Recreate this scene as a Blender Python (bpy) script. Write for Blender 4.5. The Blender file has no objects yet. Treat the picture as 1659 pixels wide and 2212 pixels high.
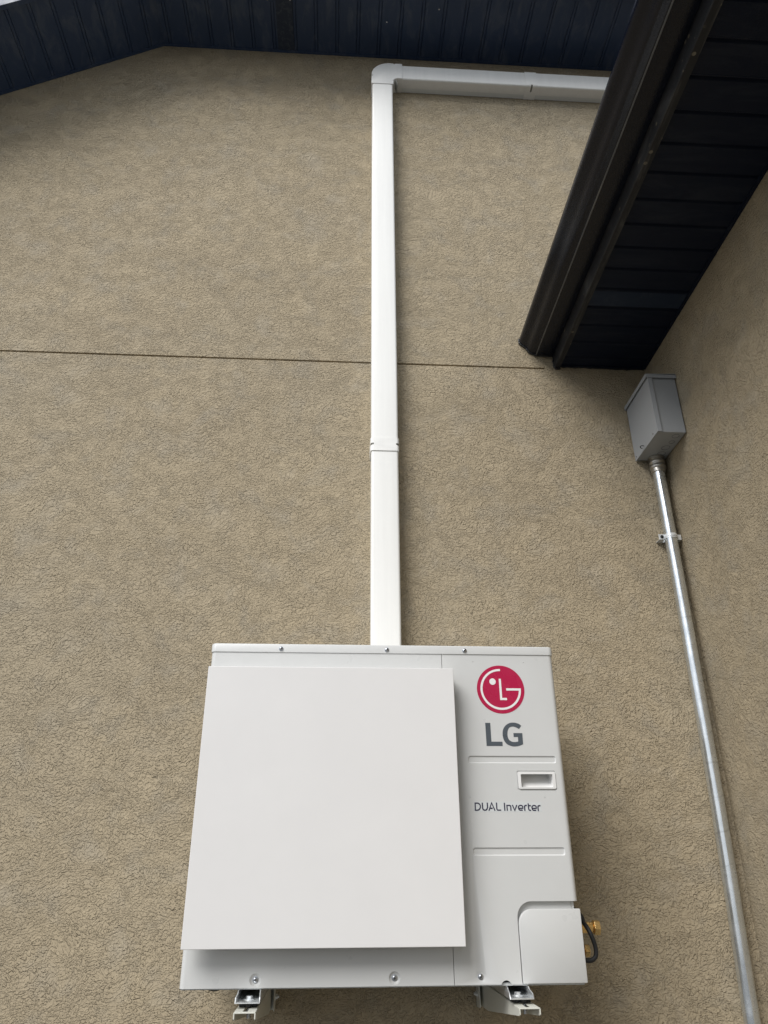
import bpy, bmesh, math, random
from mathutils import Vector, Matrix
random.seed(7)
scene = bpy.context.scene
C = scene.collection
Z0 = 1.37                      # height of the unit's underside above the ground

# ------------------------------------------------------------------ camera
cam_d = bpy.data.cameras.new('camera')
cam = bpy.data.objects.new('camera', cam_d); C.objects.link(cam)
yaw, pitch, roll = 0.06259517, 0.45524369, -0.00577021
fw = Vector((math.sin(yaw)*math.cos(pitch), math.cos(yaw)*math.cos(pitch), math.sin(pitch)))
r0 = Vector((math.cos(yaw), -math.sin(yaw), 0)); u0 = r0.cross(fw)
rr = r0*math.cos(roll) + u0*math.sin(roll); uu = -r0*math.sin(roll) + u0*math.cos(roll)
m = Matrix((rr, uu, -fw)).transposed().to_4x4()
m.translation = Vector((-0.12536287, -2.02955374, 0.23016766 + Z0))
cam.matrix_world = m
cam_d.sensor_fit = 'VERTICAL'; cam_d.sensor_height = 36.0
cam_d.lens = 1605.90459/2212*36.0
cam_d.clip_start = 0.02; cam_d.clip_end = 2000
scene.camera = cam

# ------------------------------------------------------------------ sky and sun (bright overcast, light from the upper left)
SUN_EL, SUN_AZ = math.radians(44), math.radians(219)   # azimuth clockwise from +y
world = bpy.data.worlds.new("World"); scene.world = world; world.use_nodes = True
wn = world.node_tree; wn.nodes.clear()
sky = wn.nodes.new('ShaderNodeTexSky'); sky.sky_type = 'NISHITA'; sky.sun_disc = False
sky.sun_elevation = SUN_EL; sky.sun_rotation = SUN_AZ; sky.dust_density = 3.0; sky.air_density = 1.0
mix = wn.nodes.new('ShaderNodeMixRGB'); mix.inputs[0].default_value = 0.78
mix.inputs[2].default_value = (9.3, 9.9, 10.7, 1)       # even cloud deck
bg = wn.nodes.new('ShaderNodeBackground'); bg.inputs[1].default_value = 0.070
wo = wn.nodes.new('ShaderNodeOutputWorld')
wn.links.new(sky.outputs[0], mix.inputs[1]); wn.links.new(mix.outputs[0], bg.inputs[0]); wn.links.new(bg.outputs[0], wo.inputs[0])
sd = bpy.data.lights.new('sun', 'SUN'); sd.energy = 2.5; sd.angle = math.radians(34); sd.color = (1.0, 0.98, 0.955)
so = bpy.data.objects.new('sun', sd); C.objects.link(so)
sdir = Vector((math.sin(SUN_AZ)*math.cos(SUN_EL), math.cos(SUN_AZ)*math.cos(SUN_EL), math.sin(SUN_EL)))
so.rotation_euler = sdir.to_track_quat('Z', 'Y').to_euler(); so.location = (-4, -6, 9)
scene.view_settings.view_transform = 'Standard'; scene.view_settings.look = 'None'
scene.view_settings.exposure = 0.44; scene.view_settings.gamma = 1.0
scene.cycles.use_denoising = True; scene.cycles.denoising_prefilter = 'NONE'

# ------------------------------------------------------------------ materials
def new_mat(name):
    mt = bpy.data.materials.new(name); mt.use_nodes = True
    nt = mt.node_tree; b = nt.nodes['Principled BSDF']; return mt, nt, b
def N(nt, t, **kw):
    n = nt.nodes.new(t)
    for k, v in kw.items():
        if k in n.inputs: n.inputs[k].default_value = v
        else: setattr(n, k, v)
    return n
def math_n(nt, op, a, b=None, c=None, clamp=False):
    n = nt.nodes.new('ShaderNodeMath'); n.operation = op; n.use_clamp = clamp
    for i, v in enumerate((a, b, c)):
        if v is None: continue
        if hasattr(v, 'links'): nt.links.new(v, n.inputs[i])
        else: n.inputs[i].default_value = v
    return n.outputs[0]
def vmath(nt, op, a, b=None, scale=None):
    n = nt.nodes.new('ShaderNodeVectorMath'); n.operation = op
    for i, v in enumerate((a, b)):
        if v is None: continue
        if hasattr(v, 'links'): nt.links.new(v, n.inputs[i])
        else: n.inputs[i].default_value = v
    if scale is not None: n.inputs['Scale'].default_value = scale
    return n.outputs[0]
def noise(nt, vec, scale, detail=2, rough=.5, dist=0.0, out=0):
    n = nt.nodes.new('ShaderNodeTexNoise'); nt.links.new(vec, n.inputs['Vector'])
    n.inputs['Scale'].default_value = scale; n.inputs['Detail'].default_value = detail
    n.inputs['Roughness'].default_value = rough; n.inputs['Distortion'].default_value = dist
    return n.outputs[out]
def mapr(nt, v, a, b, c=0.0, d=1.0, smooth=False):
    n = nt.nodes.new('ShaderNodeMapRange'); nt.links.new(v, n.inputs[0]); n.clamp = True
    if smooth: n.interpolation_type = 'SMOOTHSTEP'
    for i, x in enumerate((a, b, c, d)): n.inputs[i+1].default_value = x
    return n.outputs[0]
def mixc(nt, f, a, b):
    n = nt.nodes.new('ShaderNodeMixRGB')
    for i, v in enumerate((f, a, b)):
        if hasattr(v, 'links'): nt.links.new(v, n.inputs[i])
        else: n.inputs[i].default_value = v if i == 0 else (*v, 1)
    return n.outputs[0]
def bump(nt, b, h, dist, strength=1.0):
    n = nt.nodes.new('ShaderNodeBump'); n.inputs['Distance'].default_value = dist; n.inputs['Strength'].default_value = strength
    nt.links.new(h, n.inputs['Height']); nt.links.new(n.outputs[0], b.inputs['Normal']); return n

def stucco(name, swap):
    """worm-textured acrylic stucco: short ragged trowel drags, mostly level, with swirls"""
    mt, nt, b = new_mat(name)
    tc = nt.nodes.new('ShaderNodeTexCoord')
    sp = nt.nodes.new('ShaderNodeSeparateXYZ'); nt.links.new(tc.outputs['Object'], sp.inputs[0])
    cb = nt.nodes.new('ShaderNodeCombineXYZ')
    nt.links.new(sp.outputs[1 if swap else 0], cb.inputs[0]); nt.links.new(sp.outputs[2], cb.inputs[1])
    cb.inputs[2].default_value = 3.7 if swap else 0.0
    P = cb.outputs[0]
    # swirl the trowel direction
    w = vmath(nt, 'SUBTRACT', noise(nt, P, 4.2, 3, out=1), (.5, .5, .5))
    P1 = vmath(nt, 'ADD', P, vmath(nt, 'SCALE', w, None, .13))
    w2 = vmath(nt, 'SUBTRACT', noise(nt, P, 26, 1, out=1), (.5, .5, .5))
    P2 = vmath(nt, 'ADD', P1, vmath(nt, 'SCALE', w2, None, .016))
    S = vmath(nt, 'MULTIPLY', P2, (.70, 1.0, 1.0))
    def flakes(sc, lo, hi, off):     # raised drags with a crisp edge
        v = vmath(nt, 'ADD', S, off)
        return mapr(nt, noise(nt, v, sc, 1.5, .45, 0.0), lo, hi, 0, 1)
    area = mapr(nt, noise(nt, P1, 16, 2, .5), .36, .56, .45, 1.0)
    f1 = flakes(128, .495, .54, (0, 0, 0)); f2 = flakes(205, .50, .57, (3.1, 1.7, .4))
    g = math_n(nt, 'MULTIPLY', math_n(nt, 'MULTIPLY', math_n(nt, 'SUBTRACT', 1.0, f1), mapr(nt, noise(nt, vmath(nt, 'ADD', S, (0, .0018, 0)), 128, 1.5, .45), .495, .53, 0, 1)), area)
    fine = noise(nt, P, 450, 2, .6)
    h = math_n(nt, 'MULTIPLY', math_n(nt, 'ADD', math_n(nt, 'MULTIPLY', f1, .70), math_n(nt, 'MULTIPLY', f2, .45)), area)
    h = math_n(nt, 'ADD', h, math_n(nt, 'MULTIPLY', fine, .08))
    # large soft blotches of tone
    c1 = noise(nt, P, 2.3, 4, .55); c2 = noise(nt, P1, 6.5, 4, .62)
    col = mixc(nt, mapr(nt, c1, .35, .65), (.374, .311, .215), (.400, .333, .229))
    col = mixc(nt, mapr(nt, c2, .48, .74, 0, .35), col, (.420, .345, .228))
    col = mixc(nt, mapr(nt, noise(nt, P, 1.1, 3), .5, .75, 0, .35), col, (.345, .305, .235))
    col = mixc(nt, mapr(nt, noise(nt, vmath(nt, 'ADD', P1, (7, 3, 1)), 8, 3, .6), .50, .70, 0, .40), col, (.345, .312, .252))
    col = mixc(nt, math_n(nt, 'MULTIPLY', g, .20), col, (.15, .12, .08))  # shade just below each raised drag, darkened into the colour
    nt.links.new(col, b.inputs['Base Color']); b.inputs['Roughness'].default_value = .86
    b.inputs['Specular IOR Level'].default_value = .25
    bump(nt, b, h, .0050, 1.0)
    return mt

def paint(name, col, rough=.4, var=.03, grain=0.0, gscale=900, coat=0.0, spec=.5, metal=0.0, vscale=6, smudge=None, streak=None):
    mt, nt, b = new_mat(name)
    tc = nt.nodes.new('ShaderNodeTexCoord'); P = tc.outputs['Object']
    n = noise(nt, vmath(nt, 'MULTIPLY', P, streak) if streak else P, vscale, 4, .6)
    k = mapr(nt, n, .3, .7)
    lo = tuple(max(0, c*(1-var)) for c in col); hi = tuple(min(.95, c*(1+var)) for c in col)
    cc = mixc(nt, k, lo, hi)
    for (px, py, pz, rad, amt) in (smudge or []):
        d = nt.nodes.new('ShaderNodeVectorMath'); d.operation = 'DISTANCE'
        wv = vmath(nt, 'ADD', P, vmath(nt, 'SCALE', vmath(nt, 'SUBTRACT', noise(nt, P, 45, 2, out=1), (.5, .5, .5)), None, .05))
        nt.links.new(wv, d.inputs[0]); d.inputs[1].default_value = (px, py, pz)
        f = mapr(nt, d.outputs['Value'], rad*.75, rad, amt, 0, True)
        cc = mixc(nt, f, cc, (.42, .41, .40))
    nt.links.new(cc, b.inputs['Base Color'])
    rr_ = mapr(nt, noise(nt, P, vscale*4, 3), .3, .7, max(.02, rough-.06), min(1, rough+.06))
    nt.links.new(rr_, b.inputs['Roughness'])
    b.inputs['Metallic'].default_value = metal; b.inputs['Specular IOR Level'].default_value = spec
    b.inputs['Coat Weight'].default_value = coat
    if grain: bump(nt, b, noise(nt, P, gscale, 2), grain, 1.0)
    return mt

def dusty(name, col, dust, amt, rough, dots=False, streak=(1, 1, 1), spec=.5):
    mt, nt, b = new_mat(name)
    tc = nt.nodes.new('ShaderNodeTexCoord'); P = tc.outputs['Object']
    S = vmath(nt, 'MULTIPLY', P, streak)
    k = mapr(nt, noise(nt, S, 9, 5, .65, .6), .50, .78, 0, amt)
    cc = mixc(nt, k, col, dust)
    if dots:
        v = nt.nodes.new('ShaderNodeTexVoronoi'); nt.links.new(P, v.inputs['Vector']); v.inputs['Scale'].default_value = 34
        msk = math_n(nt, 'MULTIPLY', mapr(nt, v.outputs['Distance'], .16, .22, 1, 0), mapr(nt, noise(nt, P, 8, 2), .50, .58))
        cc = mixc(nt, msk, cc, (.16, .145, .11))
    nt.links.new(cc, b.inputs['Base Color'])
    nt.links.new(mapr(nt, noise(nt, S, 14, 3), .3, .7, rough-.08, rough+.1), b.inputs['Roughness'])
    b.inputs['Specular IOR Level'].default_value = spec
    bump(nt, b, noise(nt, P, 260, 2), .0004, 1.0)
    return mt

def galv(name, base=(.55, .57, .59), rough=.36, marks=True):
    mt, nt, b = new_mat(name)
    tc = nt.nodes.new('ShaderNodeTexCoord'); P = tc.outputs['Object']
    k = mapr(nt, noise(nt, P, 40, 4, .6), .3, .7)
    cc = mixc(nt, k, tuple(c*.88 for c in base), base)
    if marks:   # faint spiral straightening marks round the tube
        wv = nt.nodes.new('ShaderNodeTexWave'); wv.bands_direction = 'Z'; wv.inputs['Scale'].default_value = 3.2
        wv.inputs['Distortion'].default_value = 3.0; wv.inputs['Detail'].default_value = 2; wv.inputs['Detail Scale'].default_value = 2.5
        nt.links.new(P, wv.inputs['Vector'])
        f = math_n(nt, 'MULTIPLY', mapr(nt, wv.outputs['Fac'], .985, 1.0, 0, .28), mapr(nt, noise(nt, P, 5, 2), .45, .6))
        cc = mixc(nt, f, cc, (.2, .2, .2))
    nt.links.new(cc, b.inputs['Base Color']); b.inputs['Metallic'].default_value = .9
    nt.links.new(mapr(nt, noise(nt, P, 25, 3), .3, .7, rough-.07, rough+.09), b.inputs['Roughness'])
    return mt

M = {}
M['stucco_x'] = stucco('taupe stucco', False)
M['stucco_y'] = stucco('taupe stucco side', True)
M['soffit'] = dusty('navy charcoal soffit metal', (.028, .048, .096), (.13, .15, .18), .5, .45, streak=(2.2, .8, 1), spec=.35)
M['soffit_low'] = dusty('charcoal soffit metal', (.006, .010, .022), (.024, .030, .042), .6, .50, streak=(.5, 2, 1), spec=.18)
M['soffit_trim'] = dusty('soffit trim metal', (.016, .026, .048), (.05, .06, .08), .5, .5, spec=.2)
M['fascia'] = dusty('dusty charcoal fascia', (.018, .019, .022), (.085, .085, .085), .8, .5, True, (6, .7, 1), .3)
M['gutter'] = dusty('dark bronze gutter paint', (.005, .007, .014), (.009, .010, .014), .3, .20, streak=(1, .1, 1), spec=.32)
M['gutter_edge'] = dusty('pale gutter edge', (.10, .10, .10), (.20, .19, .17), .8, .45, streak=(1, .5, 1))  # paler grey bead along the gutter's lower front edge
M['vent'] = dusty('perforated soffit metal', (.030, .040, .062), (.10, .11, .12), .8, .6, spec=.2, streak=(6, 6, 6))
M['roof'] = paint('roof shingles', (.045, .043, .042), .9, .3, .002, 60)
M['slot'] = paint('slot shade grey', (.20, .20, .18), .6, .1)  # grey stands in for the shade inside the open slots
M['sealant'] = paint('dark sealant', (.018, .018, .018), .35, .2)
M['case'] = paint('powder coated case', (.585, .592, .585), .33, .015, .00004, 1400)
M['case_dim'] = paint('powder coated case rear', (.55, .57, .57), .4, .02)
M['cover'] = paint('white baffle sheet', (.715, .707, .70), .42, .012, .00003, 1400,
                   smudge=[(-.160, -.045, .720, .026, .30), (-.110, -.055, .712, .032, .36), (-.27, -.055, .73, .014, .25)])
M['plastic'] = paint('white handle plastic', (.74, .74, .73), .35, .01)
M['duct'] = paint('white vinyl line cover', (.83, .83, .805), .38, .03, .00005, 300, vscale=12, streak=(3, 3, .12))
M['duct_base'] = paint('white vinyl base', (.74, .76, .74), .45, .02)
M['dark'] = paint('dark interior', (.02, .02, .02), .8, .1)
M['rubber'] = paint('black rubber', (.016, .017, .020), .55, .1)
M['red'] = paint('crimson decal', (.42, .010, .060), .28, .03, .00006, 500)
M['white_decal'] = paint('white decal', (.78, .79, .78), .35, .01)
M['grey_decal'] = paint('slate decal', (.075, .090, .105), .3, .03, .00005, 500)
M['ink'] = paint('indigo ink', (.035, .035, .065), .4, .02)
M['film'] = paint('clear sticker film', (.60, .625, .63), .22, .01)
M['screw'] = galv('zinc screw', (.50, .52, .55), .25, False)
M['zinc'] = galv('bright zinc', (.90, .92, .93), .36, False)
M['strap'] = paint('plated strap', (.78, .81, .83), .3, .04, metal=.35)
M['emt'] = galv('galvanised conduit', (.74, .78, .81), .22, True)
M['fitting'] = galv('cast zinc fitting', (.52, .50, .46), .34, False)
M['brass'] = paint('brass', (.80, .56, .24), .26, .05, metal=.85, vscale=14)
M['bracket'] = paint('beige bracket enamel', (.60, .60, .54), .35, .03)
M['boxgrey'] = paint('grey box enamel', (.315, .33, .345), .38, .04, .00005, 700)
M['boxline'] = paint('grey box knockout', (.09, .10, .11), .5, .04)
M['ground'] = paint('gravel ground', (.11, .112, .11), .95, .35, .01, 90, vscale=30)

# ------------------------------------------------------------------ mesh helpers
class MB:
    def __init__(s): s.bm = bmesh.new()
    def poly(s, vs, faces):
        v = [s.bm.verts.new(p) for p in vs]
        for f in faces:
            try: s.bm.faces.new([v[i] for i in f])
            except ValueError: pass
        return v
    def box(s, x0, x1, y0, y1, z0, z1):
        s.poly([(x0,y0,z0),(x1,y0,z0),(x1,y1,z0),(x0,y1,z0),(x0,y0,z1),(x1,y0,z1),(x1,y1,z1),(x0,y1,z1)],
               [(0,3,2,1),(4,5,6,7),(0,1,5,4),(1,2,6,5),(2,3,7,6),(3,0,4,7)]); return s
    def prism(s, pts, a, b, axis='y', taper=None):
        """extrude a 2-d outline along an axis; taper = outline used at b"""
        f = {'y': lambda p, t: (p[0], t, p[1]), 'x': lambda p, t: (t, p[0], p[1]), 'z': lambda p, t: (p[0], p[1], t)}[axis]
        n = len(pts); q = taper or pts
        s.poly([f(p, a) for p in pts] + [f(p, b) for p in q],
               [tuple(range(n)), tuple(range(2*n-1, n-1, -1))] + [(i, (i+1) % n, n+(i+1) % n, n+i) for i in range(n)])
        return s
    def lathe(s, prof, o, axis, seg=24, close=True):
        """prof: (radius, distance) pairs along the axis"""
        ax = Vector(axis).normalized(); t = Vector((0, 0, 1)) if abs(ax.z) < .9 else Vector((1, 0, 0))
        a = ax.cross(t).normalized(); b = ax.cross(a); o = Vector(o); rings = []
        for r, d in prof:
            rings.append([s.bm.verts.new(o + ax*d + a*(r*math.cos(2*math.pi*i/seg)) + b*(r*math.sin(2*math.pi*i/seg))) for i in range(seg)])
        for p, q in zip(rings, rings[1:]):
            for i in range(seg): s.bm.faces.new((p[i], p[(i+1) % seg], q[(i+1) % seg], q[i]))
        if close: s.bm.faces.new(rings[0][::-1]); s.bm.faces.new(rings[-1])
        return s
    def tube(s, pts, r, seg=10, closed=False):
        pts = [Vector(p) for p in pts]; n = len(pts); rings = []; up = None
        for i, p in enumerate(pts):
            if closed: d = pts[(i+1) % n]-pts[i-1]
            else: d = pts[min(i+1, n-1)] - pts[max(i-1, 0)]
            d.normalize()
            if up is None: up = d.orthogonal().normalized()
            a = (up - d*up.dot(d)).normalized(); up = a; b = d.cross(a)
            R = r[i] if isinstance(r, (list, tuple)) else r
            rings.append([s.bm.verts.new(p + a*(R*math.cos(2*math.pi*k/seg)) + b*(R*math.sin(2*math.pi*k/seg))) for k in range(seg)])
        pr = list(zip(rings, rings[1:])) + ([(rings[-1], rings[0])] if closed else [])
        for p, q in pr:
            for k in range(seg): s.bm.faces.new((p[k], p[(k+1) % seg], q[(k+1) % seg], q[k]))
        if not closed: s.bm.faces.new(rings[0][::-1]); s.bm.faces.new(rings[-1])
        return s

def build(name, mb, mat, parent=None, smooth=None, bevel=None, cuts=None, base=None):
    bm = mb.bm if isinstance(mb, MB) else mb
    org = Vector(parent['_o']) if parent is not None else Vector(base or (0, 0, 0))
    bmesh.ops.recalc_face_normals(bm, faces=bm.faces)
    for v in bm.verts: v.co -= org
    me = bpy.data.meshes.new(name); bm.to_mesh(me); bm.free()
    o = bpy.data.objects.new(name, me); C.objects.link(o)
    if cuts or bevel:
        tmp = []
        for c in (cuts or []):
            cb = c.bm; bmesh.ops.recalc_face_normals(cb, faces=cb.faces)
            for v in cb.verts: v.co -= org
            cm = bpy.data.meshes.new('cutter'); cb.to_mesh(cm); cb.free()
            co = bpy.data.objects.new('cutter', cm); C.objects.link(co); tmp.append(co)
            md = o.modifiers.new('cut', 'BOOLEAN'); md.operation = 'DIFFERENCE'; md.solver = 'EXACT'; md.object = co
        if bevel:
            md = o.modifiers.new('bev', 'BEVEL'); md.width = bevel; md.segments = 2; md.limit_method = 'ANGLE'
            md.angle_limit = math.radians(40); md.use_clamp_overlap = True
        bpy.context.view_layer.update()
        dg = bpy.context.evaluated_depsgraph_get()
        nm = bpy.data.meshes.new_from_object(o.evaluated_get(dg)); nm.name = name
        o.modifiers.clear(); o.data = nm; bpy.data.meshes.remove(me)
        for t in tmp: cm = t.data; bpy.data.objects.remove(t); bpy.data.meshes.remove(cm)
        me = nm
    me.materials.clear(); me.materials.append(M[mat])
    if smooth:
        me.shade_smooth()
        me.set_sharp_from_angle(angle=math.radians(smooth))
    if parent is not None:
        o.parent = parent; o['_o'] = parent['_o']
    else:
        o.location = org + Vector((0, 0, Z0)); o['_o'] = tuple(org)
    return o
def thing(name, label, cat, base, group=None):
    o = bpy.data.objects.new(name, None); C.objects.link(o)
    o.location = Vector(base) + Vector((0, 0, Z0)); o['_o'] = tuple(base)
    o.empty_display_size = .1; o['label'] = label; o['category'] = cat
    if group: o['group'] = group
    return o
def tag(o, label=None, cat=None, kind=None, group=None):
    if label: o['label'] = label
    if cat: o['category'] = cat
    if kind: o['kind'] = kind
    if group: o['group'] = group
    return o
def rrect(x0, x1, z0, z1, r, n=4):
    out = []
    for cx, cz, a in ((x1-r, z0+r, -90), (x1-r, z1-r, 0), (x0+r, z1-r, 90), (x0+r, z0+r, 180)):
        for i in range(n+1):
            t = math.radians(a + 90*i/n); out.append((cx+r*math.cos(t), cz+r*math.sin(t)))
    return out
def circ(cx, cz, r, n=32, sx=1.0): return [(cx+sx*r*math.cos(2*math.pi*i/n), cz+r*math.sin(2*math.pi*i/n)) for i in range(n)]
def arcp(cx, cz, r, a0, a1, n=8):
    return [(cx+r*math.cos(math.radians(a0+(a1-a0)*i/n)), cz+r*math.sin(math.radians(a0+(a1-a0)*i/n))) for i in range(n+1)]

YW, XR = .42, 1.121            # face of the gable wall, face of the side wall
# ------------------------------------------------------------------ ground
g = MB()
g.poly([(-300, -300, -Z0), (300, -300, -Z0), (300, 300, -Z0), (-300, 300, -Z0)], [(0, 1, 2, 3)])
tag(build('ground', g, 'ground'), kind='structure')

# ------------------------------------------------------------------ house
AX, AZ, SL = -1.093, 4.083, .62          # where the gable soffit starts to slope
def ztop(x): return AZ if x >= AX else AZ + SL*(x-AX)
house = thing('house', 'taupe stucco house with charcoal soffits, dark gutter and an inside wall corner', 'house', (0, YW, -Z0))
w = MB(); w.prism([(-3.8, -Z0), (3.4, -Z0), (3.4, AZ), (AX, AZ), (-3.8, ztop(-3.8))], YW, YW+.22)
cj = MB(); cj.prism([(YW-.05, 2.1005), (YW-.05, 2.1125), (YW+.004, 2.1105), (YW+.011, 2.1085), (YW+.011, 2.1045), (YW+.004, 2.1025)], -3.7, .695, 'x')
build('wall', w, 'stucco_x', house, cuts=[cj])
w = MB(); w.box(XR, XR+.2, -7.0, YW-.001, -Z0, 2.118)  # unseen near length extended to block sky light on the right
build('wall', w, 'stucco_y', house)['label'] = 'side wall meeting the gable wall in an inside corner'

def grooved(L, pos, gw, gd, pair=0.0):
    """2-d line (s, depth) with V grooves"""
    pts = [(0, 0)]
    for p in pos:
        for q in ([p, p+pair] if pair else [p]):
            if gw < q < L-gw: pts += [(q-gw/2, 0), (q-gw*.12, gd), (q+gw*.12, gd), (q+gw/2, 0)]
    pts.append((L, 0)); return pts
# gable soffit, level part
Ys0, Ys1 = .062, YW-.0015
pos = [.028+.1068*i for i in range(42)]
pr = grooved(4.4, pos, .0055, .004, .0145)
pts = [(AX+s, AZ+d) for s, d in pr] + [(AX+4.4, AZ+.02), (AX, AZ+.02)]
s1 = MB(); s1.prism(pts, Ys0, Ys1); build('soffit', s1, 'soffit', house)
# sloped part: plane falls to the left
ca = math.cos(math.atan(SL)); sa = math.sin(math.atan(SL))
pos = [.066+.1025*i for i in range(30)]
pr = grooved(3.1, pos, .0055, .004, .0145)
pts = [(AX-.0005-s*ca-d*sa*0, AZ-s*sa+d) for s, d in pr] + [(AX-.0005-3.1*ca, AZ-3.1*sa+.02), (AX-.0005, AZ+.02)]
s2 = MB(); s2.prism(pts, Ys0, Ys1); build('soffit', s2, 'soffit', house)
# vented strip between two seams
vp = MB(); x0 = AX+.028+.1068*5+.024; vp.box(x0, x0+.082, Ys0+.002, Ys1-.002, AZ-.0012, AZ+.004); build('vent_strip', vp, 'vent', house)
# channel trim along the wall
t = MB()
for (xa, xb) in ((-3.7, AX), (AX, 3.3)):
    t.prism([(xa, ztop(xa)-.004), (xb, ztop(xb)-.004), (xb, ztop(xb)+.006), (xa, ztop(xa)+.006)], YW-.014, YW-.0008)
build('soffit_trim', t, 'soffit', house)
# fascia of the gable and the roof over it
f = MB()
f.prism([(-3.75, ztop(-3.75)-.010), (AX, AZ-.010), (3.3, AZ-.010), (3.3, AZ+.17), (AX, AZ+.17), (-3.75, ztop(-3.75)+.17)], .040, .0615)
build('fascia', f, 'soffit', house)
r = MB()
r.prism([(-3.85, ztop(-3.85)+.175), (AX, AZ+.175), (3.4, AZ+.175), (3.4, AZ+.22), (AX, AZ+.22), (-3.85, ztop(-3.85)+.22)], .02, 3.2)
build('roof', r, 'roof', house)

# eave over the side wall
FX, SZ = .735, 2.122
YE0, YE1 = -7.0, YW-.0015  # eave lengthened out of view with the wall to cut sky light
pos = [.059+.0985*i for i in range(76)]
pr = grooved(YE1-YE0, pos, .013, .007)
pts = [(YE1-s, SZ+d) for s, d in pr] + [(YE0, SZ+.02), (YE1, SZ+.02)]
e = MB(); e.prism(pts, FX+.016, XR-.0005, 'x'); build('eave_soffit', e, 'soffit_low', house)
vs = MB(); vs.box(FX+.02, XR-.004, YE1-.059-.0985*4+.012, YE1-.059-.0985*3-.012, SZ-.0012, SZ+.004); build('vent_strip', vs, 'soffit_trim', house)
for (x, y) in ((-1.047, .172), (-.546, .162), (-.435, .158), (.045, .236), (.30, .16)):
    s_ = MB(); s_.lathe([(.0042, 0), (.0042, -.0012), (.002, -.0024)], (x, y, AZ-.0014), (0, 0, 1), 12); build('screw', s_, 'screw', house)
t = MB(); t.box(XR-.012, XR-.0008, YE0, YE1-.002, SZ-.006, SZ+.004); build('soffit_trim', t, 'soffit_low', house)
t = MB(); t.box(FX+.02, XR-.013, YW-.012, YW-.0008, SZ-.006, SZ+.004); build('soffit_trim', t, 'soffit_low', house)
f = MB()   # fascia with its return lip, bottom edge slightly wavy like a bent sheet
fp = [(FX, SZ+.12), (FX+.0005, SZ+.040), (FX, SZ-.0125), (FX+.0015, SZ-.0155), (FX+.024, SZ-.0150), (FX+.024, SZ-.0008), (FX+.015, SZ-.0008), (FX+.015, SZ+.12)]
f.prism(fp, YE0, YE1, 'y'); build('fascia', f, 'fascia', house)
r = MB(); r.prism([(FX-.03, SZ+.135), (FX-.03, SZ+.16), (3.3, SZ+1.30), (3.3, SZ+.03), (XR+.1, SZ+.03), (FX+.001, SZ+.121)], YE0-.1, YW-.001)
build('roof', r, 'roof', house)
# gutter: an ogee trough of thin sheet
gp = [(FX-.001, 2.262), (FX-.001, 2.168), (.667, 2.1665), (.6635, 2.1675), (.6620, 2.1710), (.6580, 2.1735), (.6480, 2.1765), (.6405, 2.1800), (.6345, 2.1860),
      (.6303, 2.1940), (.6270, 2.2020), (.6218, 2.2092), (.6140, 2.2155), (.6060, 2.2215), (.6003, 2.2290), (.5985, 2.2380), (.6000, 2.2500), (.6060, 2.2520), (.6100, 2.2470)]
def thick(pl, th):
    out = []
    for i, p in enumerate(pl):
        a = Vector(pl[max(i-1, 0)]); b = Vector(pl[min(i+1, len(pl)-1)]); d = (b-a).normalized()
        out.append((p[0]-d.y*-th*-1, p[1]+d.x*-th*-1))
    return list(pl) + out[::-1]
GY1 = YW-.012
gm = MB(); tp = thick(gp, -.0014)
for a, b in zip(range(len(tp)//1), range(1, len(tp))): pass
n = len(gp)
inner = tp[n:][::-1]
for i in range(n-1):   # quads strip outer and inner
    a, b = gp[i], gp[i+1]; c, d = inner[i], inner[i+1]
    gm.poly([(a[0], YE0, a[1]), (b[0], YE0, b[1]), (b[0], GY1, b[1]), (a[0], GY1, a[1])], [(0, 1, 2, 3)])
    gm.poly([(c[0], YE0, c[1]), (d[0], YE0, d[1]), (d[0], GY1, d[1]), (c[0], GY1, c[1])], [(0, 3, 2, 1)])
bmesh.ops.remove_doubles(gm.bm, verts=gm.bm.verts, dist=.0002)
gut = build('gutter', gm, 'gutter', house, smooth=48)
ec = MB(); ec.prism(gp[:-2], GY1, GY1+.003); build('end_cap', ec, 'gutter', gut)
de = MB(); de.tube([(.6640, y, 2.1690) for y in (YE0, -2, -1, 0, GY1)], .0026, 8); build('edge_bead', de, 'gutter_edge', gut, smooth=60)
# sealant bead where the gutter and fascia die into the wall
sb = MB(); path = [(x, z) for x, z in gp[::-1][2:]] + [(FX, 2.166), (FX-.002, 2.14), (FX-.001, 2.112), (FX+.006, 2.103), (FX+.03, 2.106)]
pp = []
for i in range(len(path)-1):
    for k in range(4):
        t_ = k/4; pp.append((path[i][0]*(1-t_)+path[i+1][0]*t_ + random.uniform(-.0016, .0016), YW-.005+random.uniform(-.001, .001), path[i][1]*(1-t_)+path[i+1][1]*t_ + random.uniform(-.0016, .0016)))
sb.tube(pp, [random.uniform(.003, .0048) for _ in pp], 8); build('sealant_bead', sb, 'sealant', house, smooth=60)
sb = MB(); pp = [(x, YW-.003+random.uniform(-.001, .001), SZ-.008+random.uniform(-.002, .0015)) for x in [FX+.03+i*.012 for i in range(30)]]
sb.tube(pp, [random.uniform(.002, .0038) for _ in pp], 8); build('sealant_bead', sb, 'sealant', house, smooth=60)

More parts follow.
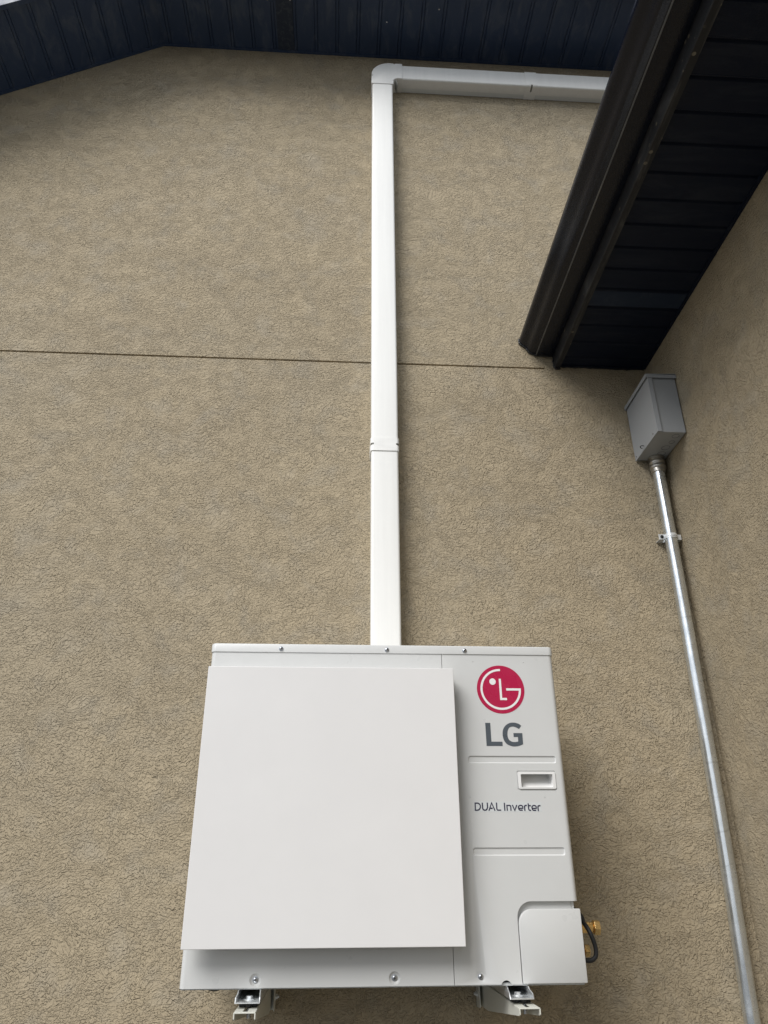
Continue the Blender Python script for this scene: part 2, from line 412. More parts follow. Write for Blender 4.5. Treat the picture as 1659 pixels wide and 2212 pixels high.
# ------------------------------------------------------------------ line cover (white vinyl duct)
cover = thing('line_cover', 'white vinyl line cover rising from the outdoor unit and turning right under the soffit', 'line cover', (.028, YW, .75))
DX0, DX1, DY = -.0225, .0788, .3455
def uprof(a0, a1, y0, y1, r=.009):
    """plan outline of a cover: a = across, y = out from wall, rounded outer corners"""
    return [(a0, y1)] + arcp(a0+r, y0+r, r, 180, 270, 5) + arcp(a1-r, y0+r, r, 270, 360, 5) + [(a1, y1)]
HX1 = 1.9
hb, ht = 3.811, 3.917
seg = MB(); seg.prism(uprof(DX0, DX1, DY, YW-.024), .45, 1.66, 'z'); build('straight_cover', seg, 'duct', cover, smooth=35)
seg = MB(); seg.prism(uprof(DX0, DX1, DY, YW-.024), 1.6605, 3.775, 'z'); build('straight_cover', seg, 'duct', cover, smooth=35)
seg = MB()
pf = [(YW-.024, hb)] + [(DY+.009-.009*math.sin(math.radians(t)), hb+.009-.009*math.cos(math.radians(t))) for t in (0, 18, 36, 54, 72, 90)] \
   + [(DY+.009-.009*math.cos(math.radians(t)), ht-.009+.009*math.sin(math.radians(t))) for t in (0, 18, 36, 54, 72, 90)] + [(YW-.024, ht)]
seg.prism(pf, .12, .78, 'x'); build('straight_cover', seg, 'duct', cover, smooth=35)
seg = MB(); seg.prism(pf, .7805, HX1, 'x'); build('straight_cover', seg, 'duct', cover, smooth=35)
bs = MB(); bs.box(DX0+.0012, DX1-.0012, YW-.0235, YW-.0006, .45, 3.79); build('base_rail', bs, 'duct_base', cover)
bs = MB(); bs.box(.09, HX1, YW-.0235, YW-.0006, hb+.0012, ht-.0012); build('base_rail', bs, 'duct_base', cover)
# elbow
EX0, EX1, EZ0, EZ1, EY = -.0258, .1280, 3.7615, 3.9210, .3420
out = [(EX0, EZ0)] + [(EX1-.0455-.0, EZ0)] + [(.0825, 3.785)] + [(.0825+.0225-.0225*math.cos(math.radians(t)), 3.785+.0225*math.sin(math.radians(t))) for t in (15, 30, 45, 60, 75, 90)] \
    + [(EX1, 3.8075), (EX1, EZ1)] + arcp(EX0+.092, EZ1-.092, .092, 90, 180, 14)
out[1] = (.0825, EZ0)
cuts = []; rings_ = []
for (cx, cz, ang) in ((EX0+.004, 3.822, 180), (.0975, 3.796, -45), (.088, EZ1-.001, 90)):
    c = MB(); a = math.radians(ang); d = Vector((math.cos(a), math.sin(a))); p = Vector((-d.y, d.x))*.0042
    q0 = Vector((cx, cz)); q1 = q0 + d*.05
    y1 = .378 if ang != -45 else .392
    ring = [(q0+p).to_tuple(), (q1+p).to_tuple(), (q1-p).to_tuple(), (q0-p).to_tuple()] + [tuple(q0 - p*math.cos(math.radians(t)) - d*(.0042*math.sin(math.radians(t)))) for t in (30, 60, 90, 120, 150)]
    c.prism(ring, .33, y1); cuts.append(c); rings_.append(([(q0x+(x-q0x)*.96, q0z+(z-q0z)*.96) for q0x, q0z in [(cx, cz)] for x, z in ring], y1))
el = MB(); el.prism(out, EY, YW-.0012); el_ = build('elbow', el, 'duct', cover, smooth=35, bevel=.0055, cuts=cuts)
for rg, y1 in rings_[:2]:  # grey inserts painting the shade inside the elbow slots
    s_ = MB()
    xs = [p[0] for p in rg]; lim = (EX0+.0012, EX1) if rg is rings_[0][0] else (-9, .1035)
    s_.prism([(min(max(x, lim[0]), lim[1]), z) for x, z in rg], .3475, y1-.0006); build('slot_shade', s_, 'slot', el_)
# joint covers, each with two open slots
jc = MB(); jp = uprof(-.0255, .0818, .3425, YW-.001, .011); jc.prism(jp, 1.6485, 1.7045, 'z')
cuts = []
for sx, cx in ((-1, -.0170), (1, .0738)):
    c = MB(); q = [(cx, 1.6725), (cx+sx*.05, 1.6655), (cx+sx*.05, 1.6765), (cx, 1.6815)] + arcp(cx, 1.677, .0045, 90 if sx > 0 else 90, 270 if sx > 0 else -90, 6)[1:-1]
    c.prism(q, .33, .374); cuts.append(c)
inn = MB(); inn.prism(uprof(DX0-.0009, DX1+.0009, DY-.0009, YW+.01), 1.60, 1.75, 'z'); cuts.append(inn)
j_ = j_ = build('joint_cover', jc, 'duct', cover, smooth=35, cuts=cuts)
sp_ = MB(); sp_.prism([(YW-.0245, hb-.0006)] + [(p[0]-.0006, p[1]+(-.0006 if p[1] < 3.86 else .0006)) for p in pf[1:-1]] + [(YW-.0245, ht+.0006)], .7795, .7905, 'x'); build('slot_shade', sp_, 'slot', j_)  # grey band behind the joint slots, coloured as their shade
sp_ = MB(); sp_.prism(uprof(DX0-.0006, DX1+.0006, DY-.0006, YW-.0245), 1.662, 1.685, 'z'); build('slot_shade', sp_, 'slot', j_)
jf = [(YW-.001, hb-.003)] + [(.3425+.011-.011*math.sin(math.radians(t)), hb+.008-.011*math.cos(math.radians(t))) for t in (0, 18, 36, 54, 72, 90)] \
   + [(.3425+.011-.011*math.cos(math.radians(t)), ht-.008+.011*math.sin(math.radians(t))) for t in (0, 18, 36, 54, 72, 90)] + [(YW-.001, ht+.003)]
jc = MB(); jc.prism(jf, .755, .813, 'x')
cuts = []
c = MB(); c.prism([(.7805, .33), (.7895, .33), (.7895, .376)] + arcp(.785, .376, .0045, 0, 180, 6)[1:-1] + [(.7805, .376)], 3.79, 3.817, 'z'); cuts.append(c)
c = MB(); c.box(.7805, .7895, .33, .378, 3.914, 3.94); cuts.append(c)
inn = MB(); inn.prism([(YW+.01, hb-.0003)] + [(p[0]-.0009, p[1]+(-.0009 if p[1] < 3.86 else .0009)) for p in pf[1:-1]] + [(YW+.01, ht+.0003)], .70, .90, 'x'); cuts.append(inn)
build('joint_cover', jc, 'duct', cover, smooth=35, cuts=cuts)

# ------------------------------------------------------------------ outdoor unit
unit = thing('outdoor_unit', 'white outdoor heat pump unit with a blank baffle sheet and a round crimson emblem', 'outdoor unit', (0, .16, 0))
W2, D = .475, .330
SEAM = .1603
def frust(x0, x1, z0, z1, dpt, sl, r=.003):
    c = MB(); a = rrect(x0, x1, z0, z1, r+sl); b = rrect(x0+sl, x1-sl, z0+sl, z1-sl, r)
    k = .5; a2 = rrect(x0-sl*k, x1+sl*k, z0-sl*k, z1+sl*k, r+sl*(1+k))
    c.prism(a2, -dpt*k, dpt, 'y', taper=b); return c
def dimple(x, z):
    c = MB(); c.lathe([(.0175, -.003), (.0135, 0), (.0120, .0014), (.0085, .0040), (.0078, .0043)], (x, 0, z), (0, 1, 0), 32); return c
# fan-side front sheet, wrapping round the left edge
rr9 = .013
lp = [(SEAM-.0007, 0)] + [(-W2+rr9-rr9*math.sin(math.radians(t)), rr9-rr9*math.cos(math.radians(t))) for t in (0, 15, 30, 45, 60, 75, 90)] + [(-W2, D), (-W2+.012, D), (-W2+.012, .020), (SEAM-.0007, .020)]
fs = MB(); fs.prism(lp, 0, .789, 'z')
cut_s = [dimple(-.3021, .0160), dimple(.0204, .0163)]
build('front_panel', fs, 'case', unit, smooth=35, cuts=cut_s)
# service-side front sheet with the notch for the valve cover
sv = MB(); R3 = .036
rp = [(SEAM+.0007, 0), (W2-rr9, 0)]
rp = [(SEAM+.0007, .020), (SEAM+.0007, 0)] + [(W2-rr9+rr9*math.sin(math.radians(t)), rr9-rr9*math.cos(math.radians(t))) for t in (0, 15, 30, 45, 60, 75, 90)] + [(W2, D), (W2-.012, D), (W2-.012, .020)]
sv.prism(rp, 0, .789, 'z')
nt_ = MB(); nt_.prism([(.3205, -.05), (.60, -.05), (.60, .1725)] + arcp(.3205+R3, .1725-R3, R3, 90, 180, 10), -.05, .05)
nt2 = MB(); nt2.box(.40, .60, .04, .17, -.05, .1725)
hole = MB(); hole.prism(circ(.2832, -.0045, .0130, 28), -.02, .06)
hr = MB(); hr.prism(rrect(.3460, .4506, .4270, .4780, .004), -.002, .0022, taper=rrect(.3478, .4488, .4288, .4762, .003))
hh = MB(); hh.prism(rrect(.3520, .4450, .4335, .4715, .003), -.01, .06); h2 = MB(); h2.box(.3525, .4445, .004, .06, .434, .490)
d1 = dimple(.2240, .0163)
d1 = MB(); d1.lathe([(.0150, -.003), (.0132, 0), (.0095, .0024), (.0060, .0030)], (.2240, 0, .0163), (0, 1, 0), 32)
tiny = []
for (x, z) in ((.2479, .7652), (.3905, .7642), (.2202, .4106), (.4161, .4104)):
    c = MB(); c.lathe([(.0019, -.001), (.0016, .0012)], (x, 0, z), (0, 1, 0), 12); tiny.append(c)
build('service_panel', sv, 'case', unit, smooth=35,
      cuts=[nt_, nt2, hole, hr, hh, h2, d1, frust(.2208, .4552, .4955, .5142, .0026, .0028), frust(.2208, .4550, .2738, .2930, .0026, .0030)] + tiny)
# inside of the notch, rear casing, base pan
ip = MB(); ip.box(.300, .4585, .0120, .0195, .001, .188); build('valve_plate', ip, 'case', unit)
ip = MB(); ip.box(.4595, .4660, .0125, .165, .001, .188); build('valve_plate', ip, 'case', unit)
rc = MB(); rc.box(-W2+.013, W2-.013, .0405, D-.001, .004, .787); build('rear_casing', rc, 'case_dim', unit)
bp = MB(); bp.box(-W2+.004, W2-.004, .006, D-.004, -.003, .0035); build('base_pan', bp, 'case_dim', unit, bevel=.001)
dn = MB(); dn.lathe([(.020, 0), (.016, -.004), (.006, -.007)], (-.40, .05, -.0035), (0, 0, 1), 20); build('drain_plug', dn, 'rubber', unit)
# lid
tl = MB()
def plan(r, o): return rrect(-W2-o, W2+o, -o, D+o, r)
def ring(o, r, z): return [(p[0], p[1], z) for p in plan(r, o)]
lv = [ring(.0022, .014, .7868), ring(.0022, .014, .8070), ring(.0014, .0135, .8092), ring(-.0008, .012, .8106), ring(-.0045, .009, .8112)]
nn = len(lv[0])
tl.poly([p for l in lv for p in l], [tuple(range(nn))[::-1]] + [(k*nn+i, k*nn+(i+1) % nn, (k+1)*nn+(i+1) % nn, (k+1)*nn+i) for k in range(len(lv)-1) for i in range(nn)] + [tuple(range((len(lv)-1)*nn, len(lv)*nn))])
build('top_cover', tl, 'case', unit, smooth=50)
# screws
def screw(x, y, z, r=.0048, mat='screw'):
    s = MB(); s.lathe([(r*1.35, .0), (r*1.35, -.0009), (r, -.0011), (r, -.0030), (r*.72, -.0042), (r*.3, -.0046)], (x, y, z), (0, 1, 0), 20)
    ob = build('screw', s, mat, unit, smooth=40)
    k = MB(); q = r*.55; h = r*.17; yy = y-.0048
    k.prism([(x-q, z-h), (x-h, z-h), (x-h, z-q), (x+h, z-q), (x+h, z-h), (x+q, z-h), (x+q, z+h), (x+h, z+h), (x+h, z+q), (x-h, z+q), (x-h, z+h), (x-q, z+h)], yy, yy+.0008)
    build('recess', k, 'dark', ob)
for x in (-.2857, .0073, .2254): screw(x, -.0022, .7965)
screw(-.3021, .0042, .0160, .0052); screw(.0204, .0042, .0163, .0052); screw(.2234, .0030, .0163, .0048)
# valve cover
vc = MB(); R4 = .034
vc.prism([(.3226, .0005), (.4775, .0005), (.4775, .1560)] + arcp(.3226+R4, .1560-R4, R4, 90, 180, 10), -.0016, .0115)
build('valve_cover', vc, 'case', unit, smooth=35, bevel=.0028)
vr = MB(); vr.box(.4668, .4775, .0125, .13, .0005, .150); build('cover_side', vr, 'case', unit, bevel=.002)
# recessed pull handle
hd = MB()
fr_o = rrect(.3484, .4482, .4318, .4740, .004); fr_i = rrect(.3565, .4412, .4360, .4682, .0025)
n1 = len(fr_o)
def L3(p, y): return [(a, y, b) for a, b in p]
def deep(p, t):      # the pocket runs back and up behind the finger edge
    return [(.39885+(x-.39885)*(1-.05*t), -.0026+.055*t*(.25+.75*(z-.436)/.0322), z+(.015*t*(z-.436)/.0322)+.001*t) for x, z in p]
vs_ = L3(fr_o, .002) + L3(fr_o, -.0022) + L3(fr_i, -.0026)
for t_ in (.08, .3, .6, 1.0): vs_ += deep(fr_i, t_)
fc = []
for k in range(6): fc += [(k*n1+i, k*n1+(i+1) % n1, (k+1)*n1+(i+1) % n1, (k+1)*n1+i) for i in range(n1)]
fc.append(tuple(range(6*n1, 7*n1)))
hd.poly(vs_, fc); build('pull_handle', hd, 'plastic', unit, smooth=35)

# decals: thin printed films on the service panel
def film(name, outline, y, mat, parent, th=.00025):
    o = MB(); o.prism(outline, y-th, y); return build(name, o, mat, parent)
cx, cz = .3207, .6900
emb = film('emblem', circ(cx, cz, .0659, 72), -.0002, 'red', unit)
def white(o): return film('emblem_mark', o, -.0006, 'white_decal', emb, .0002)
ro, ri = .0561, .0503
a0, a1 = 88.0, 360+2.4        # from the top, round the left, to the bar of the letter on the right
o1 = arcp(cx, cz, ro, 88, 360, 64); o2 = arcp(cx, cz, ri, 360-4.0, 88.5, 64)
barT, barB = cz+.0027, cz-.0034
o1 = [p for p in o1] + [(cx+ro, barT), (.3360, barT), (.3360, barB), (cx+ri, barB)]
white(o1 + arcp(cx, cz, ri, 360-4.0, 88, 64))
white([(.3172, .7188), (.3232, .7188), (.3232, .6664), (.3362, .6664), (.3362, .6604), (.3172, .6604)])
white(circ(.2995, .7108, .0089, 28))
WL_ = [(0.2716, 0.5993), (0.2854, 0.5994), (0.2854, 0.5503), (0.3151, 0.5504), (0.315, 0.5394), (0.2718, 0.5392)]
WG_ = [(0.3694, 0.5919), (0.366, 0.5957), (0.3583, 0.5992), (0.3477, 0.6009), (0.3368, 0.5994), (0.326, 0.5927), (0.3191, 0.5834), (0.3168, 0.5725), (0.3173, 0.5596), (0.3225, 0.5478), (0.331, 0.5414), (0.342, 0.5382), (0.3532, 0.5385), (0.3635, 0.541), (0.3705, 0.5442), (0.3706, 0.573), (0.3465, 0.5729), (0.3465, 0.5627), (0.358, 0.5628), (0.3577, 0.5511), (0.3496, 0.5495), (0.3418, 0.55), (0.3342, 0.5537), (0.3305, 0.5607), (0.3298, 0.5715), (0.3319, 0.5813), (0.337, 0.5881), (0.3457, 0.5906), (0.354, 0.5885), (0.3625, 0.5836)]
def smoothpoly(p, keep):
    out = []; n = len(p)
    for i in range(n):
        if i in keep or (i+1) % n in keep and i in keep: out.append(p[i]); continue
        out.append(p[i])
    return out
def chaikin(pts, lock):
    out = []
    n = len(pts)
    for i in range(n):
        a, b = Vector(pts[i]), Vector(pts[(i+1) % n])
        la, lb = i in lock, ((i+1) % n) in lock
        if la: out.append((tuple(a), True))
        if la and lb: continue
        if not la: out.append((tuple(a*.75+b*.25), False))
        if not lb: out.append((tuple(a*.25+b*.75), False))
    return [o for o, _ in out], {i for i, (_, l) in enumerate(out) if l}
film('letter', [(.2717, .5994), (.2854, .5994), (.2854, .5504), (.3150, .5504), (.3150, .5393), (.2717, .5393)], -.0002, 'grey_decal', unit)
g_, lk = WG_, {0, 14, 15, 16, 17, 18, 19, 29}
for _ in range(2): g_, lk = chaikin(g_, lk)
film('letter', g_, -.0002, 'grey_decal', unit)
st = film('sticker', [(.2285, .3765), (.4046, .3765), (.4046, .3990), (.3090, .4012), (.2285, .4012)], -.0001, 'film', unit, .0001)
DUAL = [[(0.232, 0.3788), (0.2324, 0.3972), (0.2384, 0.3972), (0.2415, 0.3964), (0.2442, 0.394), (0.2456, 0.3906), (0.2453, 0.3868), (0.2435, 0.3834), (0.2406, 0.381), (0.237, 0.3802), (0.2321, 0.3802)], [(0.2508, 0.3985), (0.2511, 0.3871), (0.2513, 0.3848), (0.252, 0.3827), (0.2536, 0.3811), (0.2556, 0.3803), (0.258, 0.3803), (0.2601, 0.3811), (0.2619, 0.3827), (0.2629, 0.3848), (0.2639, 0.3871), (0.2639, 0.3985)], [(0.267, 0.3789), (0.2753, 0.3979), (0.2828, 0.3789)], [(0.2703, 0.3849), (0.277, 0.3849)], [(0.2879, 0.3985), (0.2879, 0.383), (0.2896, 0.3804), (0.2989, 0.3804)], [(0.3083, 0.3981), (0.3083, 0.3789)], [(0.3149, 0.3788), (0.3145, 0.3916), (0.321, 0.3918), (0.3237, 0.3907), (0.3244, 0.3881), (0.3243, 0.3788)], [(0.3288, 0.3928), (0.3341, 0.3798), (0.3403, 0.3928)], [(0.3447, 0.3847), (0.3552, 0.3847), (0.3554, 0.3866), (0.3555, 0.3889), (0.3545, 0.3904), (0.3527, 0.3914), (0.3506, 0.3918), (0.3483, 0.3915), (0.3464, 0.3905), (0.345, 0.3891), (0.3444, 0.3874), (0.3444, 0.3855), (0.3445, 0.3841), (0.345, 0.3828), (0.3458, 0.3817), (0.3469, 0.3808), (0.3482, 0.3803), (0.3496, 0.3801), (0.3511, 0.3803), (0.3548, 0.3801)], [(0.3604, 0.3787), (0.36, 0.3881), (0.3608, 0.3905), (0.3634, 0.3916), (0.3665, 0.3918)], [(0.3704, 0.3968), (0.3707, 0.3829), (0.3718, 0.3805), (0.374, 0.3797), (0.3768, 0.3799)], [(0.3705, 0.3911), (0.3767, 0.3913)], [(0.3801, 0.3845), (0.3903, 0.3844), (0.3905, 0.3863), (0.3906, 0.3887), (0.3896, 0.3901), (0.3879, 0.3912), (0.3857, 0.3915), (0.3835, 0.3912), (0.3815, 0.3903), (0.3801, 0.3889), (0.3795, 0.3872), (0.3797, 0.3853), (0.3798, 0.3838), (0.3802, 0.3825), (0.381, 0.3813), (0.3821, 0.3804), (0.3834, 0.3799), (0.3849, 0.3797), (0.3864, 0.3799), (0.3901, 0.3797)], [(0.3954, 0.378), (0.395, 0.3878), (0.3961, 0.3902), (0.3986, 0.391), (0.4021, 0.3912)]]
def ribbon(pts, w, y, parent, mat='ink'):
    P = [Vector(p) for p in pts]; L, Rr = [], []
    for i, p in enumerate(P):
        d0 = (P[i]-P[i-1]).normalized() if i else (P[1]-P[0]).normalized()
        d1 = (P[i+1]-P[i]).normalized() if i < len(P)-1 else d0
        t_ = (d0+d1); t_ = t_.normalized() if t_.length > 1e-6 else d1
        nrm = Vector((-t_.y, t_.x)); k = 1/max(.55, nrm.dot(Vector((-d1.y, d1.x))))
        L.append(p+nrm*w/2*k); Rr.append(p-nrm*w/2*k)
    mb = MB()
    v = [(q.x, y, q.y) for q in L] + [(q.x, y, q.y) for q in Rr] + [(q.x, y-.00015, q.y) for q in L] + [(q.x, y-.00015, q.y) for q in Rr]
    n = len(P); fcs = []
    for i in range(n-1):
        fcs += [(i, i+1, n+i+1, n+i), (2*n+i, 3*n+i, 3*n+i+1, 2*n+i+1), (i, 2*n+i, 2*n+i+1, i+1), (n+i, n+i+1, 3*n+i+1, 3*n+i)]
    fcs += [(0, n, 3*n, 2*n), (n-1, 3*n-1, 4*n-1, 2*n-1)]
    mb.poly(v, fcs); return build('letter_stroke', mb, mat, parent)
for i, s_ in enumerate(DUAL): ribbon(s_, .0032, -.0003-.0002*(i % 2) - (.0002 if i in (3, 11) else 0), st)

# baffle sheet over the fan, standing off on four spacers, with the fan grille behind it
bx0, bx1, bz0, bz1, by = -.4700, .1830, .0818, .7325, -.055
bf = MB(); bf.box(bx0, bx1, by, by+.014, bz0, bz1); build('baffle_sheet', bf, 'cover', unit, bevel=.0012)
bt = MB(); bt.box(bx0+.004, bx1-.004, by+.0145, -.0005, bz1-.010, bz1-.007); build('baffle_flange', bt, 'cover', unit)
for (x, z) in ((-.40, .16), (.12, .16), (-.40, .66), (.12, .66)):
    s = MB(); s.lathe([(.009, 0), (.009, .0405)], (x, by+.0142, z), (0, 1, 0), 16); build('spacer', s, 'case', unit, smooth=40)
fg = MB(); fx, fz = -.155, .41
fo = MB(); fo.prism(circ(fx, fz, .265, 48), -.0012, -.0002); build('fan_opening', fo, 'dark', unit)
for rad in [.05+.024*i for i in range(9)]:
    fg.tube([(fx+rad*math.cos(2*math.pi*i/40), -.009, fz+rad*math.sin(2*math.pi*i/40)) for i in range(40)], .0018, 6, True)
for k in range(8):
    a = math.pi*k/4; fg.tube([(fx+.05*math.cos(a), -.006, fz+.05*math.sin(a)), (fx+.26*math.cos(a), -.006, fz+.26*math.sin(a))], .002, 6)
build('fan_grille', fg, 'case_dim', unit)

# brass service valves and the black cable on the right side
def valve(y, z, x_nut, r, rn, nl):
    mb = MB(); x0 = W2-.01
    mb.lathe([(r*1.05, 0), (r*1.05, x_nut-x0-.012), (r*.94, x_nut-x0-.010), (r*.94, x_nut-x0-.004), (r*1.08, x_nut-x0-.003), (r*.9, x_nut-x0)], (x0, y, z), (1, 0, 0), 24)
    v = build('service_valve', mb, 'brass', unit, smooth=40)
    h = MB(); q = [(y+rn*math.cos(math.radians(60*i+8)), z+rn*math.sin(math.radians(60*i+8))) for i in range(6)]
    h.prism(q, x_nut, x_nut+nl, 'x'); build('flare_nut', h, 'brass', v, bevel=.0012)
    return v
valve(.155, .1065, .5530, .0128, .0185, .0150)
valve(.125, .0570, .5140, .0105, .0145, .0120)
vb = MB(); vb.box(.466, .4905, .10, .20, .035, .135); build('valve_block', vb, 'dark', unit, bevel=.003)
cb = MB()
kp = [Vector(p) for p in ((.488, .130, .152), (.503, .130, .148), (.5175, .130, .132), (.520, .128, .120), (.5215, .112, .112), (.5275, .10, .095), (.5355, .10, .068), (.5345, .10, .048), (.524, .10, .0385), (.510, .102, .0375), (.488, .11, .042))]
def crom(K, n=6):
    out = []
    for i in range(len(K)-1):
        p0, p1, p2, p3 = K[max(i-1, 0)], K[i], K[i+1], K[min(i+2, len(K)-1)]
        for k in range(n):
            t_ = k/n; out.append(.5*((2*p1)+(p2-p0)*t_+(2*p0-5*p1+4*p2-p3)*t_*t_+(3*p1-p0-3*p2+p3)*t_**3))
    out.append(K[-1]); return out
cb.tube(crom(kp), .0056, 12); build('cable', cb, 'rubber', unit, smooth=60)
# unit feet: stepped zinc channels that stick out in front of the case
def foot(cx_):
    mb = MB(); th = .0022
    # cross-section (x, z), open at the top; upper lips narrower; the lips are cut back from the front end
    pf_ = [(-.0262, .0), (-.0262, -.0050), (-.0278, -.0100), (-.0278, -.0210), (.0278, -.0210), (.0278, -.0100), (.0262, -.0050), (.0262, .0)]
    def yf(z): return -.003 - .040*min(1, max(0, (-z-.003)/.009))
    inner_ = []
    for i, p in enumerate(pf_):
        x, z = p; inner_.append((x-math.copysign(th, x), z+th if z <= -.0209 else z))
    n = len(pf_); V = []
    for q in (pf_, inner_):
        for x, z in q: V.append((cx_+x, yf(z), z-.0034))
    for q in (pf_, inner_):
        for x, z in q: V.append((cx_+x, .345, z-.0034))
    F = []
    for i in range(n-1):
        F += [(i, i+1, n+i+1, n+i), (2*n+i, 3*n+i, 3*n+i+1, 2*n+i+1), (i, 2*n+i, 2*n+i+1, i+1), (n+i, n+i+1, 3*n+i+1, 3*n+i)]
    F += [(0, n, 3*n, 2*n), (n-1, 3*n-1, 4*n-1, 2*n-1)]
    mb.poly(V, F)
    f_ = build('foot', mb, 'zinc', unit)
    b_ = MB(); b_.prism([(cx_+.0075*math.cos(math.radians(60*i)), .004+.0075*math.sin(math.radians(60*i))) for i in range(6)], -.0222, -.0150, 'z'); build('bolt', b_, 'zinc', f_)
    wsh = MB(); wsh.lathe([(.012, -.0223), (.012, -.0211)], (cx_, .004, 0), (0, 0, 1), 20); build('washer', wsh, 'zinc', f_)
foot(-.3135); foot(.3085)

# ------------------------------------------------------------------ wall brackets
def bracket(cx_, label):
    t_ = thing('wall_bracket', label, 'bracket', (cx_, YW, -.10), 'beige steel brackets carrying the outdoor unit')
    zt, hw, th = -.0345, .0240, .0026
    # arm: channel open underneath, sides deepen towards the wall
    yf, yb = -.088, YW-.004
    a_ = MB()
    for s in (-1, 1):
        xo, xi = cx_+s*hw, cx_+s*(hw-th); x0, x1 = min(xo, xi), max(xo, xi)
        a_.prism([(yf, zt-.0015), (yf, zt-.0125), (yf+.004, zt-.0150), (yf+.010, zt-.0158), (.30, zt-.058), (yb, zt-.060), (yb, zt-.0015)], x0, x1, 'x')
    tp_ = MB(); tp_.box(cx_-hw+.0004, cx_+hw-.0004, yf, yb, zt-th, zt)
    sl = MB(); sl.prism([(cx_-.005, -.075), (cx_+.005, -.075), (cx_+.005, .03), (cx_-.005, .03)], zt-.01, zt+.01, 'z')
    build('arm', a_, 'bracket', t_); build('arm_top', tp_, 'bracket', t_, cuts=[sl], bevel=.0009)
    # rubber pad with its stud, between arm and unit foot
    r_ = MB(); r_.box(cx_-.0205, cx_+.0205, -.014, .034, zt+.0003, zt+.0093); r_.prism([(cx_-.0075, -.0150), (cx_+.0095, -.0150), (cx_+.0065, -.0260), (cx_-.0035, -.0260)], zt+.0006, zt+.0085, 'z')
    build('rubber_pad', r_, 'rubber', t_, bevel=.0015)
    b_ = MB(); b_.lathe([(.0045, -.020), (.0045, -.0005)], (cx_+.003, -.022, zt), (0, 0, 1), 14); b_.lathe([(.008, -.0105), (.008, -.0035)], (cx_+.003, -.022, zt), (0, 0, 1), 6); build('bolt', b_, 'screw', t_)
    # upright channel against the wall
    p_ = MB(); px0, px1 = cx_-.033, cx_+.033
    for s in (-1, 1):
        xo = cx_+s*.0345; xi = cx_+s*.0320; x0, x1 = min(xo, xi), max(xo, xi)
        p_.prism([(.366, .30), (.366, -.088), (.371, -.0955), (YW-.0006, -.0990), (YW-.0006, .30)], x0, x1, 'x')
    p_.box(cx_-.0319, cx_+.0319, YW-.0035, YW-.0008, -.0985, .30)
    build('upright', p_, 'bracket', t_, bevel=.0006)
    for s in (-1, 1):
        n_ = MB(); n_.lathe([(.0095, 0), (.0095, .0016), (.0068, .0017), (.0068, .0065), (.004, .0068), (.004, .0105)], (cx_+s*.0346, .392, -.064), (s, 0, 0), 6)
        build('bolt', n_, 'zinc', t_, smooth=40)
    return t_
bracket(-.3135, 'beige steel wall bracket under the left end of the outdoor unit')
bracket(.3140, 'beige steel wall bracket under the right end, below the crimson emblem')

# ------------------------------------------------------------------ junction box and conduit
jb = thing('junction_box', 'grey metal electrical box on the side wall under the eave, conduit entering below', 'electrical box', (1.07, .305, 1.672))
bxo, bxi, b0, b1, zb, zt = 1.0095, XR-.004, .196, .4130, 1.6725, 1.921
b = MB(); b.box(bxo+.0015, bxi, b0+.0045, b1-.0045, zb, zt); 
build('box_body', b, 'boxgrey', jb, bevel=.0012)
lid = MB()     # cover: front sheet with folded side flanges
lid.box(bxo-.0010, bxo+.0012, b0-.0012, b1+.0012, zb-.0015, zt-.003)
lid.box(bxo+.0013, bxo+.0165, b0-.0012, b0+.0009, zb-.0004, zt-.003)
lid.box(bxo+.0013, bxo+.0165, b1-.0009, b1+.0012, zb-.0004, zt-.003)
build('cover_plate', lid, 'boxgrey', jb, bevel=.0005)
hoodm = MB()   # rain hood lip round the top
hoodm.prism([(bxo-.0075, zt-.0135), (bxo-.0060, zt-.0135), (bxo-.0060, zt+.0015), (XR-.001, zt+.0055), (XR-.001, zt+.0070), (bxo-.0075, zt+.0032)], b0-.0040, b1+.0040)
hoodm.box(bxo-.0058, XR-.001, b0-.0040, b0-.0026, zt-.0135, zt+.0014); hoodm.box(bxo-.0058, XR-.001, b1+.0026, b1+.0040, zt-.0135, zt+.0014)
build('rain_hood', hoodm, 'boxgrey', jb, bevel=.0004)
for (x, y, r_) in ((1.0885, .2265, .0125), (1.0915, .268, .0100), (1.0850, .309, .0150), (1.0860, .353, .0150)):
    k = MB(); k.tube([(x+r_*math.cos(2*math.pi*i/32), y+r_*math.sin(2*math.pi*i/32), zb-.0002) for i in range(32)], .00075, 6, True); build('knockout', k, 'boxline', jb)
hs = MB()
hs.tube([(bxo-.006-.008*math.sin(math.radians(t)), .325+.0085*math.cos(math.radians(t)), zb+.010+.002*math.sin(math.radians(t))) for t in range(-20, 201, 20)], .0015, 8)
build('hasp', hs, 'dark', jb)
for y in (.233, .400):
    s = MB(); s.lathe([(.0034, 0), (.0034, .0012), (.0018, .0020)], (bxo-.001, y, zb+.0115), (-1, 0, 0), 16); build('screw', s, 'screw', jb, smooth=40)

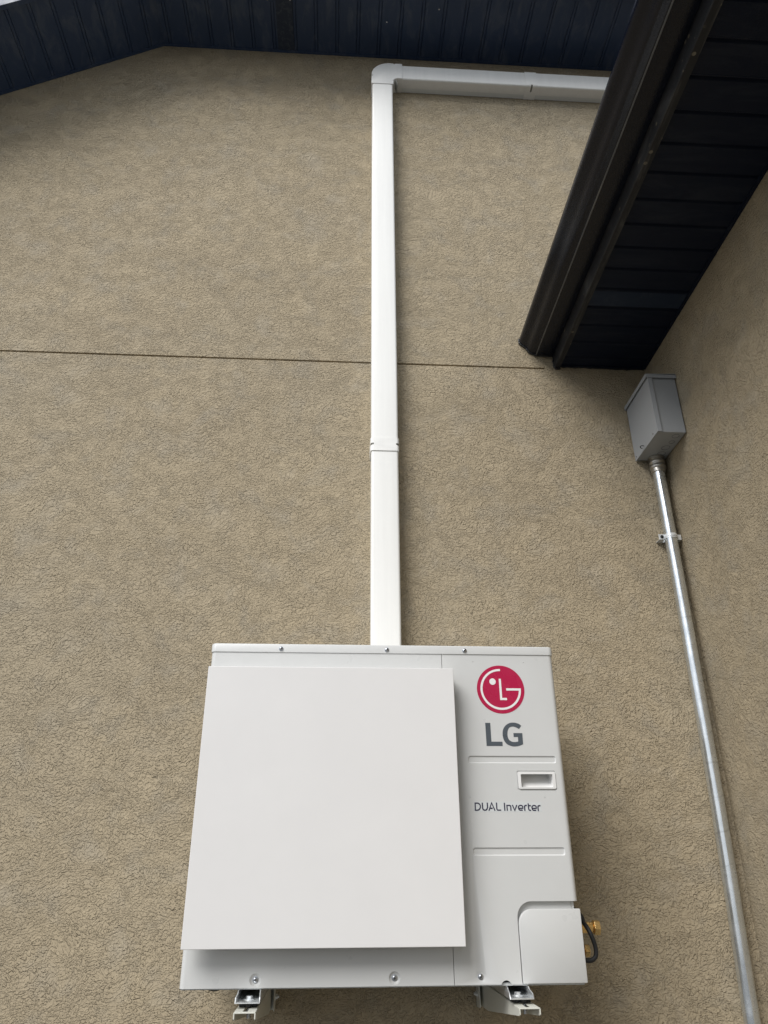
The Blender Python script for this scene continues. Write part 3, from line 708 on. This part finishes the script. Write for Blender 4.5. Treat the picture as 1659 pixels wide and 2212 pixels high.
cd = thing('conduit', 'galvanised steel conduit running down the inside corner from the grey box', 'conduit', (1.05, .385, -Z0))
pts = [(1.0790, 1.66), (1.0778, 1.45), (1.0752, 1.15), (1.0715, .85), (1.0665, .55), (1.0590, .25), (1.0480, -.05), (1.040, -.35), (1.036, -.7), (1.034, -Z0)]
p = MB(); p.tube(crom([Vector((x, .388, z)) for x, z in pts], 4), .0222, 40); build('tube', p, 'emt', cd, smooth=60)
ft = MB(); ft.lathe([(.0235, 1.6060), (.0262, 1.6075), (.0268, 1.6150), (.0262, 1.6215), (.0292, 1.6235), (.0302, 1.6290), (.0296, 1.6345), (.0272, 1.6370), (.0268, 1.6420), (.0288, 1.6440), (.0296, 1.6500), (.0290, 1.6560), (.0265, 1.6590), (.0268, 1.6650), (.0310, 1.6655), (.0310, 1.6718)], (1.0788, .388, 0), (0, 0, 1), 40)
build('fitting', ft, 'fitting', cd, smooth=50)
st_ = thing('pipe_strap', 'shiny zinc strap with a screw tab clamping the galvanised conduit to the wall', 'strap', (1.077, YW, 1.338))
s = MB(); zc = 1.339; R5 = .0236; xc = 1.0772; yc = .388
arc_o = [(xc+R5*math.cos(math.radians(t)), yc+R5*math.sin(math.radians(t))) for t in range(180, 361, 12)]
arc_i = [(xc+(R5-.0011)*math.cos(math.radians(t)), yc+(R5-.0011)*math.sin(math.radians(t))) for t in range(360, 179, -12)]
s.prism(arc_o + arc_i, zc-.0085, zc+.0085, 'z'); build('band', s, 'strap', st_, smooth=40)
s = MB(); s.prism(arc_o[3:-3] + [(a*1.0, b_-.0016) for a, b_ in arc_o[3:-3]][::-1], zc-.0022, zc+.0022, 'z'); build('band_rib', s, 'strap', st_, smooth=40)
for s0, x0, x1 in (( -1, 1.0330, 1.0535), (1, 1.1015, 1.1165)):
    s = MB(); s.box(x0, x1, .3870, .3890, zc-.0105, zc+.0105); s.box(x0, x1, .3891, YW-.001, zc-.0105, zc-.0085); build('tab', s, 'strap', st_, bevel=.0006)
s = MB(); s.lathe([(.0062, 0), (.0062, .0025), (.0045, .0050), (.002, .0058)], (1.0440, .3868, zc), (0, -1, 0), 16); build('screw', s, 'dark', st_, smooth=40)
s = MB(); s.box(1.0540, 1.1010, .4120, YW-.0006, zc-.010, zc+.010); build('back_plate', s, 'strap', st_)
